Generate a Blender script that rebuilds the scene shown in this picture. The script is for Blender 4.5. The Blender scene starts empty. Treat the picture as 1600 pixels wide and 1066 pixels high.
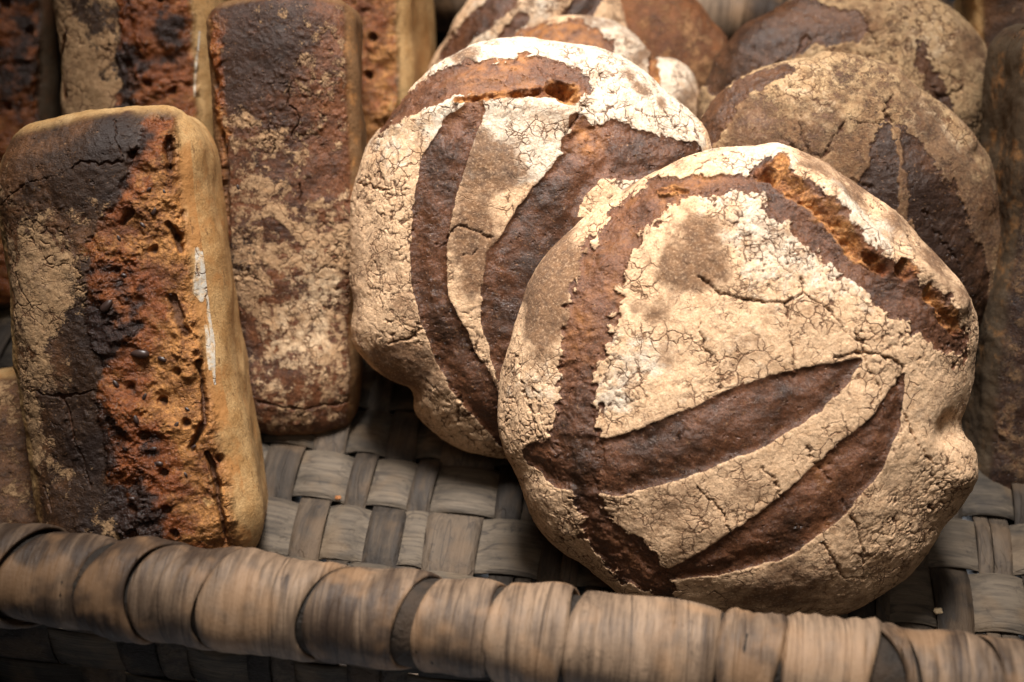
import bpy, math, random
import numpy as np
from mathutils import Vector, Matrix

random.seed(7)
rng = np.random.default_rng(11)
S = bpy.context.scene
COL = S.collection

# ------------------------------------------------------------------ camera
CAM_H = 0.68
PITCH = math.radians(45.0)
LENS = 50.0
FPX = LENS / 36.0 * 1600.0
cam_d = bpy.data.cameras.new('camera')
cam_d.lens = LENS
cam_d.sensor_width = 36.0
cam_d.clip_start = 0.01
cam_d.clip_end = 50.0
cam_d.dof.use_dof = True
cam_d.dof.focus_distance = 0.775
cam_d.dof.aperture_fstop = 4.8
cam = bpy.data.objects.new('camera', cam_d)
COL.objects.link(cam)
cam.location = (0, 0, CAM_H)
cam.rotation_euler = (math.pi / 2 - PITCH, 0, 0)
S.camera = cam
CAM = np.array([0, 0, CAM_H])
FWD = np.array([0, math.cos(PITCH), -math.sin(PITCH)])
UPV = np.array([0, math.sin(PITCH), math.cos(PITCH)])
RGT = np.array([1.0, 0, 0])

# ------------------------------------------------------------------ light
S.view_settings.view_transform = 'Standard'
S.view_settings.look = 'None'
S.view_settings.exposure = 0.0
S.view_settings.gamma = 1.0
W = bpy.data.worlds.new('World')
S.world = W
W.use_nodes = True
W.node_tree.nodes['Background'].inputs[0].default_value = (0.95, 0.92, 0.90, 1)
W.node_tree.nodes['Background'].inputs[1].default_value = 0.013


def area(name, loc, aim, size, power, col, spread=180, sizey=None):
    d = bpy.data.lights.new(name, 'AREA')
    d.shape = 'RECTANGLE'
    d.size = size
    d.size_y = sizey or size
    d.energy = power
    d.color = col
    d.spread = math.radians(spread)
    o = bpy.data.objects.new(name, d)
    COL.objects.link(o)
    o.location = loc
    o.rotation_euler = (Vector(aim) - Vector(loc)).to_track_quat('-Z', 'Y').to_euler()
    return o


area('overhead_key_light', (0.03, 0.80, 1.40), (0.05, 0.62, 0.08), 0.46, 3.4, (1.0, 0.95, 0.90), 35)  # overhead key lamp, beam narrowed so the edges fall dark
area('soft_front_light', (0.15, -0.3, 1.5), (0.08, 0.55, 0.1), 0.5, 0.24, (1.0, 0.88, 0.76), 40)

# ------------------------------------------------------------------ pixel geometry helpers
def ray(px, py):
    return FWD + (px - 800.0) / FPX * RGT - (py - 533.0) / FPX * UPV


def at_depth(px, py, d):
    return CAM + ray(px, py) * d


def at_z(px, py, z):
    r = ray(px, py)
    return CAM + r * ((z - CAM_H) / r[2])


def unit(v):
    v = np.asarray(v, float)
    return v / np.linalg.norm(v)


# ------------------------------------------------------------------ numpy noise
def _hash(ix, iy, iz, k=0):
    with np.errstate(over='ignore'):
        h = (ix.astype(np.uint32) * np.uint32(374761393) + iy.astype(np.uint32) * np.uint32(668265263)
             + iz.astype(np.uint32) * np.uint32(2147483647 - 1274126177) + np.uint32((k * 40503 + 977) & 0xffffffff))
        h = (h ^ (h >> np.uint32(13))) * np.uint32(1274126177)
        h = (h ^ (h >> np.uint32(15))) * np.uint32(2246822519)
        h = h ^ (h >> np.uint32(16))
    return h


def noise(p, scale, seed=0):
    q = (p * scale + 1000.0 + seed * 17.31).astype(np.float32)
    i = np.floor(q).astype(np.int32)
    f = q - i
    w = f * f * f * (f * (f * 6 - 15) + 10)
    out = np.zeros(len(p), np.float32)
    for dx in (0, 1):
        for dy in (0, 1):
            for dz in (0, 1):
                h = _hash(i[:, 0] + dx, i[:, 1] + dy, i[:, 2] + dz, seed)
                gx = (h & np.uint32(1023)).astype(np.float32) / 511.5 - 1
                gy = ((h >> np.uint32(10)) & np.uint32(1023)).astype(np.float32) / 511.5 - 1
                gz = ((h >> np.uint32(20)) & np.uint32(1023)).astype(np.float32) / 511.5 - 1
                dot = gx * (f[:, 0] - dx) + gy * (f[:, 1] - dy) + gz * (f[:, 2] - dz)
                wt = (w[:, 0] if dx else 1 - w[:, 0]) * (w[:, 1] if dy else 1 - w[:, 1]) * (w[:, 2] if dz else 1 - w[:, 2])
                out += wt * dot
    return out * 1.25


def fbm(p, scale, octv=4, seed=0, gain=0.55):
    o = 0
    a = 1.0
    t = 0
    for k in range(octv):
        o = o + a * noise(p, scale * 2 ** k, seed + k * 7)
        t += a
        a *= gain
    return o / t * 1.6


def worley(p, scale, seed=0):
    """F1 and F2 with random id of the nearest cell."""
    q = (p * scale + 500.0 + seed * 3.7).astype(np.float32)
    i = np.floor(q).astype(np.int32)
    f1 = np.full(len(p), 9.0, np.float32)
    f2 = np.full(len(p), 9.0, np.float32)
    cid = np.zeros(len(p), np.float32)
    for dx in (-1, 0, 1):
        for dy in (-1, 0, 1):
            for dz in (-1, 0, 1):
                h = _hash(i[:, 0] + dx, i[:, 1] + dy, i[:, 2] + dz, seed + 99)
                cx = i[:, 0] + dx + (h & np.uint32(1023)).astype(np.float32) / 1023
                cy = i[:, 1] + dy + ((h >> np.uint32(10)) & np.uint32(1023)).astype(np.float32) / 1023
                cz = i[:, 2] + dz + ((h >> np.uint32(20)) & np.uint32(1023)).astype(np.float32) / 1023
                d = np.sqrt((cx - q[:, 0]) ** 2 + (cy - q[:, 1]) ** 2 + (cz - q[:, 2]) ** 2)
                near = d < f1
                f2 = np.where(near, f1, np.minimum(f2, d))
                cid = np.where(near, (h >> np.uint32(5) & np.uint32(255)).astype(np.float32) / 255, cid)
                f1 = np.where(near, d, f1)
    return f1, f2, cid


def sst(a, b, x):
    t = np.clip((x - a) / (b - a), 0, 1)
    return t * t * (3 - 2 * t)


def band(u, v, pts):
    """distance to a polyline of (u, v, half width): returns d / half width, and distance d."""
    best = np.full(len(u), 1e9)
    bd = np.full(len(u), 1e9)
    for (a, b) in zip(pts[:-1], pts[1:]):
        ax, ay, ah = a
        bx, by, bh = b
        dx, dy = bx - ax, by - ay
        L = dx * dx + dy * dy + 1e-12
        t = np.clip(((u - ax) * dx + (v - ay) * dy) / L, 0, 1)
        d = np.hypot(u - ax - t * dx, v - ay - t * dy)
        h = ah + (bh - ah) * t
        r = d / np.maximum(h, 1e-5)
        best = np.minimum(best, r)
        bd = np.minimum(bd, d)
    return best, bd


# ------------------------------------------------------------------ mesh helpers
def tag(o, label=None, cat=None, group=None, kind=None):
    if label: o['label'] = label
    if cat: o['category'] = cat
    if group: o['group'] = group
    if kind: o['kind'] = kind
    return o


def mesh_obj(name, V, F, mat, parent=None, smooth=True, attrs=None):
    me = bpy.data.meshes.new(name)
    V = np.asarray(V, np.float32)
    if isinstance(F, np.ndarray):
        n, k = F.shape
        me.vertices.add(len(V))
        me.vertices.foreach_set('co', V.ravel())
        me.loops.add(n * k)
        me.loops.foreach_set('vertex_index', F.astype(np.int32).ravel())
        me.polygons.add(n)
        me.polygons.foreach_set('loop_start', np.arange(n, dtype=np.int32) * k)
        me.polygons.foreach_set('loop_total', np.full(n, k, np.int32))
    else:
        me.from_pydata(V.tolist(), [], F)
    me.update()
    me.validate()
    if smooth:
        me.polygons.foreach_set('use_smooth', np.ones(len(me.polygons), bool))
    for k, a in (attrs or {}).items():
        at = me.attributes.new(k, 'FLOAT', 'POINT')
        at.data.foreach_set('value', np.asarray(a, np.float32))
    if mat: me.materials.append(mat)
    o = bpy.data.objects.new(name, me)
    COL.objects.link(o)
    if parent:
        o.parent = parent
    return o


# ------------------------------------------------------------------ node helpers
class NT:
    def __init__(s, name):
        s.m = bpy.data.materials.new(name)
        s.m.use_nodes = True
        s.t = s.m.node_tree
        s.b = s.t.nodes['Principled BSDF']
        s.tc = s.t.nodes.new('ShaderNodeTexCoord').outputs['Object']

    def n(s, ty, **kw):
        nd = s.t.nodes.new(ty)
        for k, v in kw.items(): setattr(nd, k, v)
        return nd

    def link(s, a, b):
        if isinstance(a, (int, float)):
            b.default_value = a
        elif isinstance(a, tuple):
            b.default_value = a if len(a) == 4 else (*a, 1)
        else:
            s.t.links.new(a, b)

    def attr(s, name):
        return s.n('ShaderNodeAttribute', attribute_name=name).outputs['Fac']

    def math(s, op, a, b=0.0, c=0.0, clamp=False):
        nd = s.n('ShaderNodeMath', operation=op, use_clamp=clamp)
        s.link(a, nd.inputs[0]); s.link(b, nd.inputs[1]); s.link(c, nd.inputs[2])
        return nd.outputs[0]

    def ss(s, x, a, b):
        nd = s.n('ShaderNodeMapRange', interpolation_type='SMOOTHSTEP')
        s.link(x, nd.inputs[0])
        nd.inputs[1].default_value = a; nd.inputs[2].default_value = b
        return nd.outputs[0]

    def mix(s, f, a, b, mode='MIX'):
        nd = s.n('ShaderNodeMix', data_type='RGBA', blend_type=mode)
        s.link(f, nd.inputs[0]); s.link(a, nd.inputs[6]); s.link(b, nd.inputs[7])
        return nd.outputs[2]

    def noise(s, scale, detail=4, rough=.6, vec=None, dist=0.0):
        nd = s.n('ShaderNodeTexNoise')
        s.t.links.new(vec or s.tc, nd.inputs['Vector'])
        nd.inputs['Scale'].default_value = scale
        nd.inputs['Detail'].default_value = detail
        nd.inputs['Roughness'].default_value = rough
        nd.inputs['Distortion'].default_value = dist
        return nd.outputs[0]

    def voro(s, scale, feature='DISTANCE_TO_EDGE', vec=None, rand=1.0):
        nd = s.n('ShaderNodeTexVoronoi', feature=feature)
        s.t.links.new(vec or s.tc, nd.inputs['Vector'])
        nd.inputs['Scale'].default_value = scale
        nd.inputs['Randomness'].default_value = rand
        return nd.outputs['Distance']

    def warp(s, scale, amt, vec=None):
        nz = s.n('ShaderNodeTexNoise')
        s.t.links.new(vec or s.tc, nz.inputs['Vector'])
        nz.inputs['Scale'].default_value = scale
        nz.inputs['Detail'].default_value = 3
        sub = s.n('ShaderNodeVectorMath', operation='SUBTRACT')
        s.t.links.new(nz.outputs['Color'], sub.inputs[0]); sub.inputs[1].default_value = (.5, .5, .5)
        sc = s.n('ShaderNodeVectorMath', operation='SCALE')
        s.t.links.new(sub.outputs[0], sc.inputs[0]); sc.inputs['Scale'].default_value = amt
        ad = s.n('ShaderNodeVectorMath', operation='ADD')
        s.t.links.new(vec or s.tc, ad.inputs[0]); s.t.links.new(sc.outputs[0], ad.inputs[1])
        return ad.outputs[0]

    def stretch(s, v):
        nd = s.n('ShaderNodeMapping')
        s.t.links.new(s.tc, nd.inputs[0]); nd.inputs['Scale'].default_value = v
        return nd.outputs[0]


def bread_material(name, flour_a=(.67, .455, .280), flour_b=(.66, .56, .44), crust_a=(.125, .052, .026), crust_b=(.032, .016, .010),
                   torn_a=(.43, .195, .060), torn_b=(.13, .042, .014), side=(.56, .36, .165)):
    m = NT(name)
    flour = m.attr('flour'); crack = m.attr('crack'); scorch_and_shade = m.attr('scorch_and_shade'); torn = m.attr('torn')
    white = m.attr('white'); sidea = m.attr('side'); dust_and_shade = m.attr('dust_and_shade')
    fine = m.noise(900, 5, .7)
    med = m.noise(160, 5, .65)
    big = m.noise(38, 4, .6)
    # crust colour
    tone = m.math('ADD', m.math('MULTIPLY', med, .9), m.math('MULTIPLY', big, .8))
    tone = m.ss(m.math('ADD', tone, m.math('MULTIPLY', scorch_and_shade, .75)), .55, 1.25)
    crust = m.mix(tone, crust_a, crust_b)
    spk = m.ss(m.noise(620, 3, .6), .60, .72)
    crust = m.mix(m.math('MULTIPLY', spk, .35), crust, (.45, .25, .12, 1))
    grn = m.ss(m.noise(1100, 4, .75), .36, .64)
    crust = m.mix(.55, crust, m.mix(grn, (.35, .33, .33, 1), (1.75, 1.7, 1.6, 1)), 'MULTIPLY')
    crust = m.mix(m.math('MULTIPLY', m.ss(m.noise(52, 6, .75, None, .8), .55, .68), .6), crust, (.028, .017, .011, 1))
    crust = m.mix(m.math('MULTIPLY', m.ss(m.math('MULTIPLY', scorch_and_shade, -1.0), .05, .7), m.ss(med, .35, .65)), crust, (.36, .15, .045, 1))
    drk = m.ss(scorch_and_shade, .55, 1.15)
    crust = m.mix(drk, crust, (.028, .016, .012, 1))
    # torn, browned crumb
    tt = m.ss(m.math('ADD', m.noise(110, 6, .75), m.math('MULTIPLY', m.noise(32, 3, .5), .9)), .72, 1.12)
    tcol = m.mix(tt, torn_a, torn_b)
    pale = m.ss(m.noise(75, 5, .7), .60, .70)
    tcol = m.mix(m.math('MULTIPLY', pale, .45), tcol, (.50, .33, .14, 1))
    tcol = m.mix(m.math('MULTIPLY', m.ss(m.math('ADD', scorch_and_shade, m.math('SUBTRACT', med, .5)), .0, .40), .88), tcol, (.19, .056, .018, 1))
    tcol = m.mix(m.ss(m.math('ADD', scorch_and_shade, m.math('MULTIPLY', m.math('SUBTRACT', m.noise(130, 5, .75), .5), 1.2)), .42, .80), tcol, (.028, .014, .010, 1))
    col = m.mix(torn, crust, tcol)
    # smooth tin side
    scol = m.mix(m.ss(m.noise(60, 4, .6), .3, .75), side, (side[0] * .66, side[1] * .55, side[2] * .42, 1))
    scol = m.mix(.5, scol, m.mix(m.ss(m.noise(900, 5, .75), .36, .64), (.5, .47, .42, 1), (1.3, 1.3, 1.3, 1)), 'MULTIPLY')
    scol = m.mix(m.math('MULTIPLY', m.ss(m.math('MULTIPLY', m.math('ADD', scorch_and_shade, m.math('MULTIPLY', m.math('SUBTRACT', med, .5), .8)), -1.0), .0, .5), .85), scol, (.44, .20, .062, 1))
    scol = m.mix(m.ss(scorch_and_shade, .55, 1.0), scol, (.10, .045, .020, 1))
    pit = m.ss(m.noise(300, 4, .65, m.stretch((1, .40, 1))), .60, .68)
    scol = m.mix(m.math('MULTIPLY', pit, .6), scol, (.12, .06, .025, 1))
    col = m.mix(sidea, col, scol)
    col = m.mix(m.math('MULTIPLY', torn, .5), col, m.mix(m.ss(m.noise(520, 5, .75), .36, .64), (.35, .32, .30, 1), (1.7, 1.7, 1.6, 1)), 'MULTIPLY')
    # flour mask: attribute plus grain noise
    g = m.math('ADD', flour, m.math('MULTIPLY', m.math('SUBTRACT', fine, .5), .75))
    g = m.math('ADD', g, m.math('MULTIPLY', m.math('SUBTRACT', med, .5), .9))
    fm = m.ss(g, .36, .62)
    fcol = m.mix(m.ss(m.math('ADD', white, m.math('MULTIPLY', m.math('SUBTRACT', med, .5), 1.2)), .3, .75), flour_a, flour_b)
    warm = m.ss(m.noise(240, 5, .7), .46, .70)
    fcol = m.mix(m.math('MULTIPLY', warm, .38), fcol, (.50, .28, .13, 1))
    stn = m.ss(m.math('ADD', m.noise(58, 6, .72), m.math('MULTIPLY', m.noise(17, 3, .5), .35)), .66, .92)
    fcol = m.mix(m.math('MULTIPLY', stn, .55), fcol, (.36, .20, .095, 1))
    smd = m.ss(m.noise(48, 6, .75, None, .8), .53, .70)
    fcol = m.mix(m.math('MULTIPLY', smd, .6), fcol, (.22, .14, .09, 1))
    fcol = m.mix(.5, fcol, m.mix(m.ss(m.noise(1000, 5, .8), .34, .66), (.45, .40, .34, 1), (1.32, 1.34, 1.36, 1)), 'MULTIPLY')
    fcol = m.mix(.4, fcol, m.mix(m.ss(m.noise(300, 5, .75), .34, .66), (.60, .52, .45, 1), (1.22, 1.24, 1.26, 1)), 'MULTIPLY')
    col = m.mix(fm, col, fcol)
    dm = m.ss(m.math('ADD', m.math('MULTIPLY', dust_and_shade, 1.25), m.math('MULTIPLY', m.math('SUBTRACT', m.noise(120, 5, .7), .5), 1.0)), .10, .85)
    dcol = m.mix(m.ss(m.noise(200, 5, .7), .35, .7), (.165, .082, .038, 1), (.075, .037, .021, 1))
    dcol = m.mix(m.math('MULTIPLY', m.ss(m.noise(700, 3, .6), .52, .66), .35), dcol, flour_a)
    dm = m.math('MULTIPLY', dm, m.math('SUBTRACT', 1.0, torn))
    col = m.mix(m.math('MULTIPLY', dm, .9), col, dcol)
    col = m.mix(m.math('MULTIPLY', m.ss(white, 1.2, 1.9), m.ss(m.noise(210, 4, .7), .36, .56)), col, (.58, .53, .45, 1))
    # small cracks in the flour crust, by node
    wv = m.warp(260, .0035)
    v1 = m.voro(270, vec=wv)
    v2 = m.voro(125, vec=m.warp(150, .006))
    gate = m.ss(m.noise(30, 3, .5), .42, .62)
    c1 = m.math('SUBTRACT', 1.0, m.ss(v1, .0, .08))
    c2 = m.math('SUBTRACT', 1.0, m.ss(v2, .0, .055))
    c1 = m.math('MULTIPLY', m.math('MULTIPLY', c1, gate), m.ss(m.noise(140, 2, .5), .44, .60))
    c2 = m.math('MULTIPLY', c2, m.ss(m.noise(60, 3, .5), .46, .58))
    cc = m.math('MULTIPLY', m.math('MULTIPLY', m.math('MAXIMUM', c1, c2), fm), m.math('SUBTRACT', 1.0, m.math('MULTIPLY', dm, .8)))
    col = m.mix(m.math('MULTIPLY', cc, .92), col, (.12, .05, .022, 1))
    col = m.mix(m.math('MULTIPLY', m.ss(crack, .15, .95), .93), col, (.075, .030, .014, 1))
    m.link(col, m.b.inputs['Base Color'])
    rough = m.math('ADD', m.math('MULTIPLY', fm, .35), .55)
    rough = m.math('ADD', rough, m.math('MULTIPLY', med, .10))
    rough = m.math('SUBTRACT', rough, m.math('MULTIPLY', m.attr('gloss'), .26), clamp=True)
    rough = m.math('SUBTRACT', rough, m.math('MULTIPLY', m.math('MULTIPLY', m.attr('gloss'), m.ss(m.noise(38, 3, .6), .50, .62)), .20), clamp=True)
    m.link(rough, m.b.inputs['Roughness'])
    m.b.inputs['Specular IOR Level'].default_value = .35
    # relief
    h = m.math('MULTIPLY', fine, .00050)
    h = m.math('ADD', h, m.math('MULTIPLY', m.noise(420, 4, .75), .0009))
    h = m.math('ADD', h, m.math('MULTIPLY', med, .0005))
    h = m.math('MULTIPLY', h, m.math('SUBTRACT', 1.0, m.math('MULTIPLY', sidea, .45)))
    h = m.math('ADD', h, m.math('MULTIPLY', fm, .0005))
    h = m.math('SUBTRACT', h, m.math('MULTIPLY', cc, .0009))
    h = m.math('ADD', h, m.math('MULTIPLY', m.math('MULTIPLY', torn, m.noise(190, 5, .7)), .0028))
    h = m.math('SUBTRACT', h, m.math('MULTIPLY', m.math('MULTIPLY', m.math('SUBTRACT', 1.0, m.math('MAXIMUM', sidea, fm)), m.ss(m.noise(260, 2, .5), .66, .74)), .0011))
    bp = m.n('ShaderNodeBump')
    m.link(h, bp.inputs['Height'])
    bp.inputs['Distance'].default_value = 1.0
    bp.inputs['Strength'].default_value = .85
    m.t.links.new(bp.outputs[0], m.b.inputs['Normal'])
    return m.m


M_BOULE = bread_material('floured crust')
M_BOULE2 = bread_material('darker rye crust', flour_a=(.40, .27, .145), flour_b=(.54, .41, .27), crust_a=(.10, .045, .022), crust_b=(.032, .016, .010))
M_TIN = bread_material('tin loaf crust', flour_a=(.42, .265, .14), flour_b=(.60, .43, .26), crust_a=(.14, .064, .028), crust_b=(.040, .020, .011))
M_TIN_DARK = bread_material('mottled dark crust', flour_a=(.40, .255, .14), flour_b=(.56, .41, .26), crust_a=(.155, .058, .024), crust_b=(.038, .017, .010), side=(.20, .11, .05))
M_TIN_SHADED = bread_material('tin loaf crust with painted shade', flour_a=(.11, .065, .034), flour_b=(.15, .095, .055), crust_a=(.05, .024, .014), crust_b=(.02, .011, .009), side=(.085, .060, .038))  # crust colours darkened to stand in for shade on the outer loaves
M_BROWN = bread_material('brown loaf crust', flour_a=(.42, .22, .10), flour_b=(.45, .30, .17), crust_a=(.22, .085, .03), crust_b=(.08, .03, .014))


# ------------------------------------------------------------------ boule builder
class Boule:
    def __init__(s, outline, bottom, zb=None, depth=None, tilt=50, az=0, H=.058, B=.032, res=600, bump=.0035, seed=1, mat=None, flat=.8):
        s.res, s.H, s.B, s.seed, s.mat, s.bump, s.flat = res, H, B, seed, mat or M_BOULE, bump, flat
        t = math.radians(tilt); a = math.radians(az)
        s.Wn = np.array([math.sin(a) * math.sin(t), -math.cos(a) * math.sin(t), math.cos(t)])
        s.U = np.array([math.cos(a), math.sin(a), 0.0])
        s.Vv = np.cross(s.Wn, s.U)
        anchor = at_z(bottom[0], bottom[1], zb) if zb is not None else at_depth(bottom[0], bottom[1], depth)
        s.O = anchor
        pts = np.array([s.px_plane(x, y, 0.0) for x, y in outline])
        c = (pts.max(0) + pts.min(0)) / 2
        s.O = s.O + s.U * c[0] + s.Vv * c[1]
        pts = pts - c
        th = np.arctan2(pts[:, 1], pts[:, 0])
        o = np.argsort(th)
        s.th = np.concatenate([th[o] - 2 * math.pi, th[o], th[o] + 2 * math.pi])
        rr = np.hypot(pts[:, 0], pts[:, 1])[o]
        s.rr = np.concatenate([rr, rr, rr])
        s.meanR = rr.mean()

    def R(s, th):
        # smooth periodic interpolation
        r = 0
        for k, w in ((-1.5, .15), (-.75, .22), (0, .26), (.75, .22), (1.5, .15)):
            r = r + w * np.interp(th + math.radians(k * 1.6), s.th, s.rr)
        return r

    def px_plane(s, x, y, h):
        r = ray(x, y)
        p0 = s.O + s.Wn * h
        t = np.dot(p0 - CAM, s.Wn) / np.dot(r, s.Wn)
        p = CAM + r * t - s.O
        return np.array([np.dot(p, s.U), np.dot(p, s.Vv)])

    def height(s, u, v):
        th = math.atan2(v, u)
        q = min(math.hypot(u, v) / float(s.R(np.array([th]))[0]), 1.0)
        return s.H * (1 - q ** (2 / s.flat)) ** .5

    def loc(s, x, y):
        h = s.H * .8
        for _ in range(12):
            u, v = s.px_plane(x, y, h)
            h = .5 * h + .5 * s.height(u, v)
        return u, v

    def line(s, pts, k=1.0):
        sc = s.meanscale()
        return [(*s.loc(p[0], p[1]), (p[2] if len(p) > 2 else 1.0) * sc * k) for p in pts]

    def meanscale(s):
        return np.dot(s.O - CAM, FWD) / FPX

    def build(s):
        N = s.res
        a = np.linspace(-1, 1, N)
        X, Y = np.meshgrid(a, a, indexing='xy')
        X = X.ravel(); Y = Y.ravel()
        # concentric square to disc
        big = np.abs(X) > np.abs(Y)
        r = np.where(big, X, Y)
        with np.errstate(divide='ignore', invalid='ignore'):
            ph = np.where(big, (math.pi / 4) * np.where(X != 0, Y / X, 0), math.pi / 2 - (math.pi / 4) * np.where(Y != 0, X / Y, 0))
        dx = r * np.cos(ph); dy = r * np.sin(ph)
        rho = np.hypot(dx, dy); th = np.arctan2(dy, dx)
        pm = math.radians(128)
        f = rho * pm
        rad = np.abs(np.sin(f)) ** s.flat
        rad = np.where(f > math.pi / 2, 1 - .55 * (1 - np.abs(np.sin(f))) , rad)
        hh = np.where(f <= math.pi / 2, s.H * np.sqrt(np.clip(1 - rad ** (2 / s.flat), 0, 1)), -s.B * np.clip(-np.cos(f) / math.cos(math.pi - pm), 0, 1))
        # keep the outline only near the rim, rounder toward the top
        Ro = s.R(th)
        Rm = Ro * sst(0, .35, rad) + s.meanR * (1 - sst(0, .35, rad))
        u = np.cos(th) * rad * Rm; v = np.sin(th) * rad * Rm
        P = np.stack([u, v, hh], 1)
        Pg = P.reshape(N, N, 3)
        du = np.gradient(Pg, axis=1); dv = np.gradient(Pg, axis=0)
        n = np.cross(du, dv).reshape(-1, 3)
        n /= np.linalg.norm(n, axis=1)[:, None] + 1e-12
        s.P, s.N, s.u, s.v, s.rad, s.f = P, n, u, v, rad, f
        s.lower = sst(math.pi / 2 - .1, math.pi / 2 + .4, f)
        return s

    def finish(s, name, disp, A, parent=None):
        N = s.res
        P = s.P + s.N * disp[:, None]
        idx = np.arange(N * N).reshape(N, N)
        F = np.stack([idx[:-1, :-1], idx[:-1, 1:], idx[1:, 1:], idx[1:, :-1]], -1).reshape(-1, 4)
        # underside
        ring = np.concatenate([idx[0, :-1], idx[:-1, -1], idx[-1, :0:-1], idx[:0:-1, 0]])
        cvt = np.array([[0, 0, -s.B * .92]])
        P = np.concatenate([P, cvt])
        A = {k: np.append(np.asarray(a, np.float32), 0.0) for k, a in A.items()}
        c = N * N
        nx = np.roll(ring, -1)
        T = np.stack([nx[::2], ring[::2], np.full(len(ring[::2]), c), np.roll(ring, -2)[::2]], -1)
        F = np.concatenate([F, T[:, [0, 1, 2, 3]]])
        o = mesh_obj(name, P, F, s.mat, parent, True, A)
        if parent is None:
            o.matrix_world = Matrix(np.array([[s.U[i], s.Vv[i], s.Wn[i], s.O[i]] for i in range(3)] + [[0, 0, 0, 1]]).tolist())
        return o


def base_fields(L, P, seed, floury=.62, crk=1.0, cell=150, thin_amp=.5, cz=0.0):
    """shared relief, flour cover and crackle of a loaf; returns dict and displacement."""
    big = fbm(P, 14, 3, seed)
    mid = fbm(P, 55, 4, seed + 3)
    fin = fbm(P, 260, 3, seed + 5)
    flour = floury + thin_amp * fbm(P, 22, 5, seed + 9, .62)
    wp = P + np.stack([noise(P, 90, seed + 21), noise(P, 90, seed + 22), noise(P, 90, seed + 23)], 1) * .0038 + np.stack([noise(P, 300, seed + 24), noise(P, 300, seed + 25), noise(P, 300, seed + 26)], 1) * .0016
    f1, f2, cid = worley(wp, cell, seed)
    e = f2 - f1
    g1 = sst(-.25, .35, fbm(P, 26, 3, seed + 31) + cz) 
    brk = np.clip(.45 + 1.5 * fbm(P, 150, 3, seed + 33), .05, 1.3)
    c1 = (1 - sst(.02, .13, e / brk)) * g1
    f1b, f2b, cidb = worley(wp + np.stack([noise(P, 50, seed + 26), noise(P, 50, seed + 27), noise(P, 50, seed + 28)], 1) * .008, cell * .42, seed + 5)
    g2 = sst(-.15, .35, fbm(P, 17, 3, seed + 37))
    c2 = (1 - sst(.008, .045, (f2b - f1b) / brk)) * g2 * .8
    crack = np.maximum(c1, c2) * crk
    dome = (1 - sst(0, .5, f1)) * g1
    return dict(big=big, mid=mid, fin=fin, flour=flour, crack=crack, plate=dome, cid=cid, g1=g1)


GROUP_B = 'round floured sourdough loaves'
GROUP_T = 'tin loaves standing on end'


def blobs(L, lst, warp=.95):
    """soft round patches from (px, py, radius px, strength)."""
    o = 0
    sc = L.meanscale()
    if not hasattr(L, 'nz'):
        L.nz = fbm(L.P, 42, 5, 777 + L.seed, .6), fbm(L.P, 42, 5, 888 + L.seed, .6)
    for x, y, r, k in lst:
        a, b = L.loc(x, y)
        d = np.hypot(L.u - a + L.nz[0] * r * sc * warp, L.v - b + L.nz[1] * r * sc * warp) / (r * sc)
        o = o + k * np.exp(-d * d)
    return o


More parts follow.
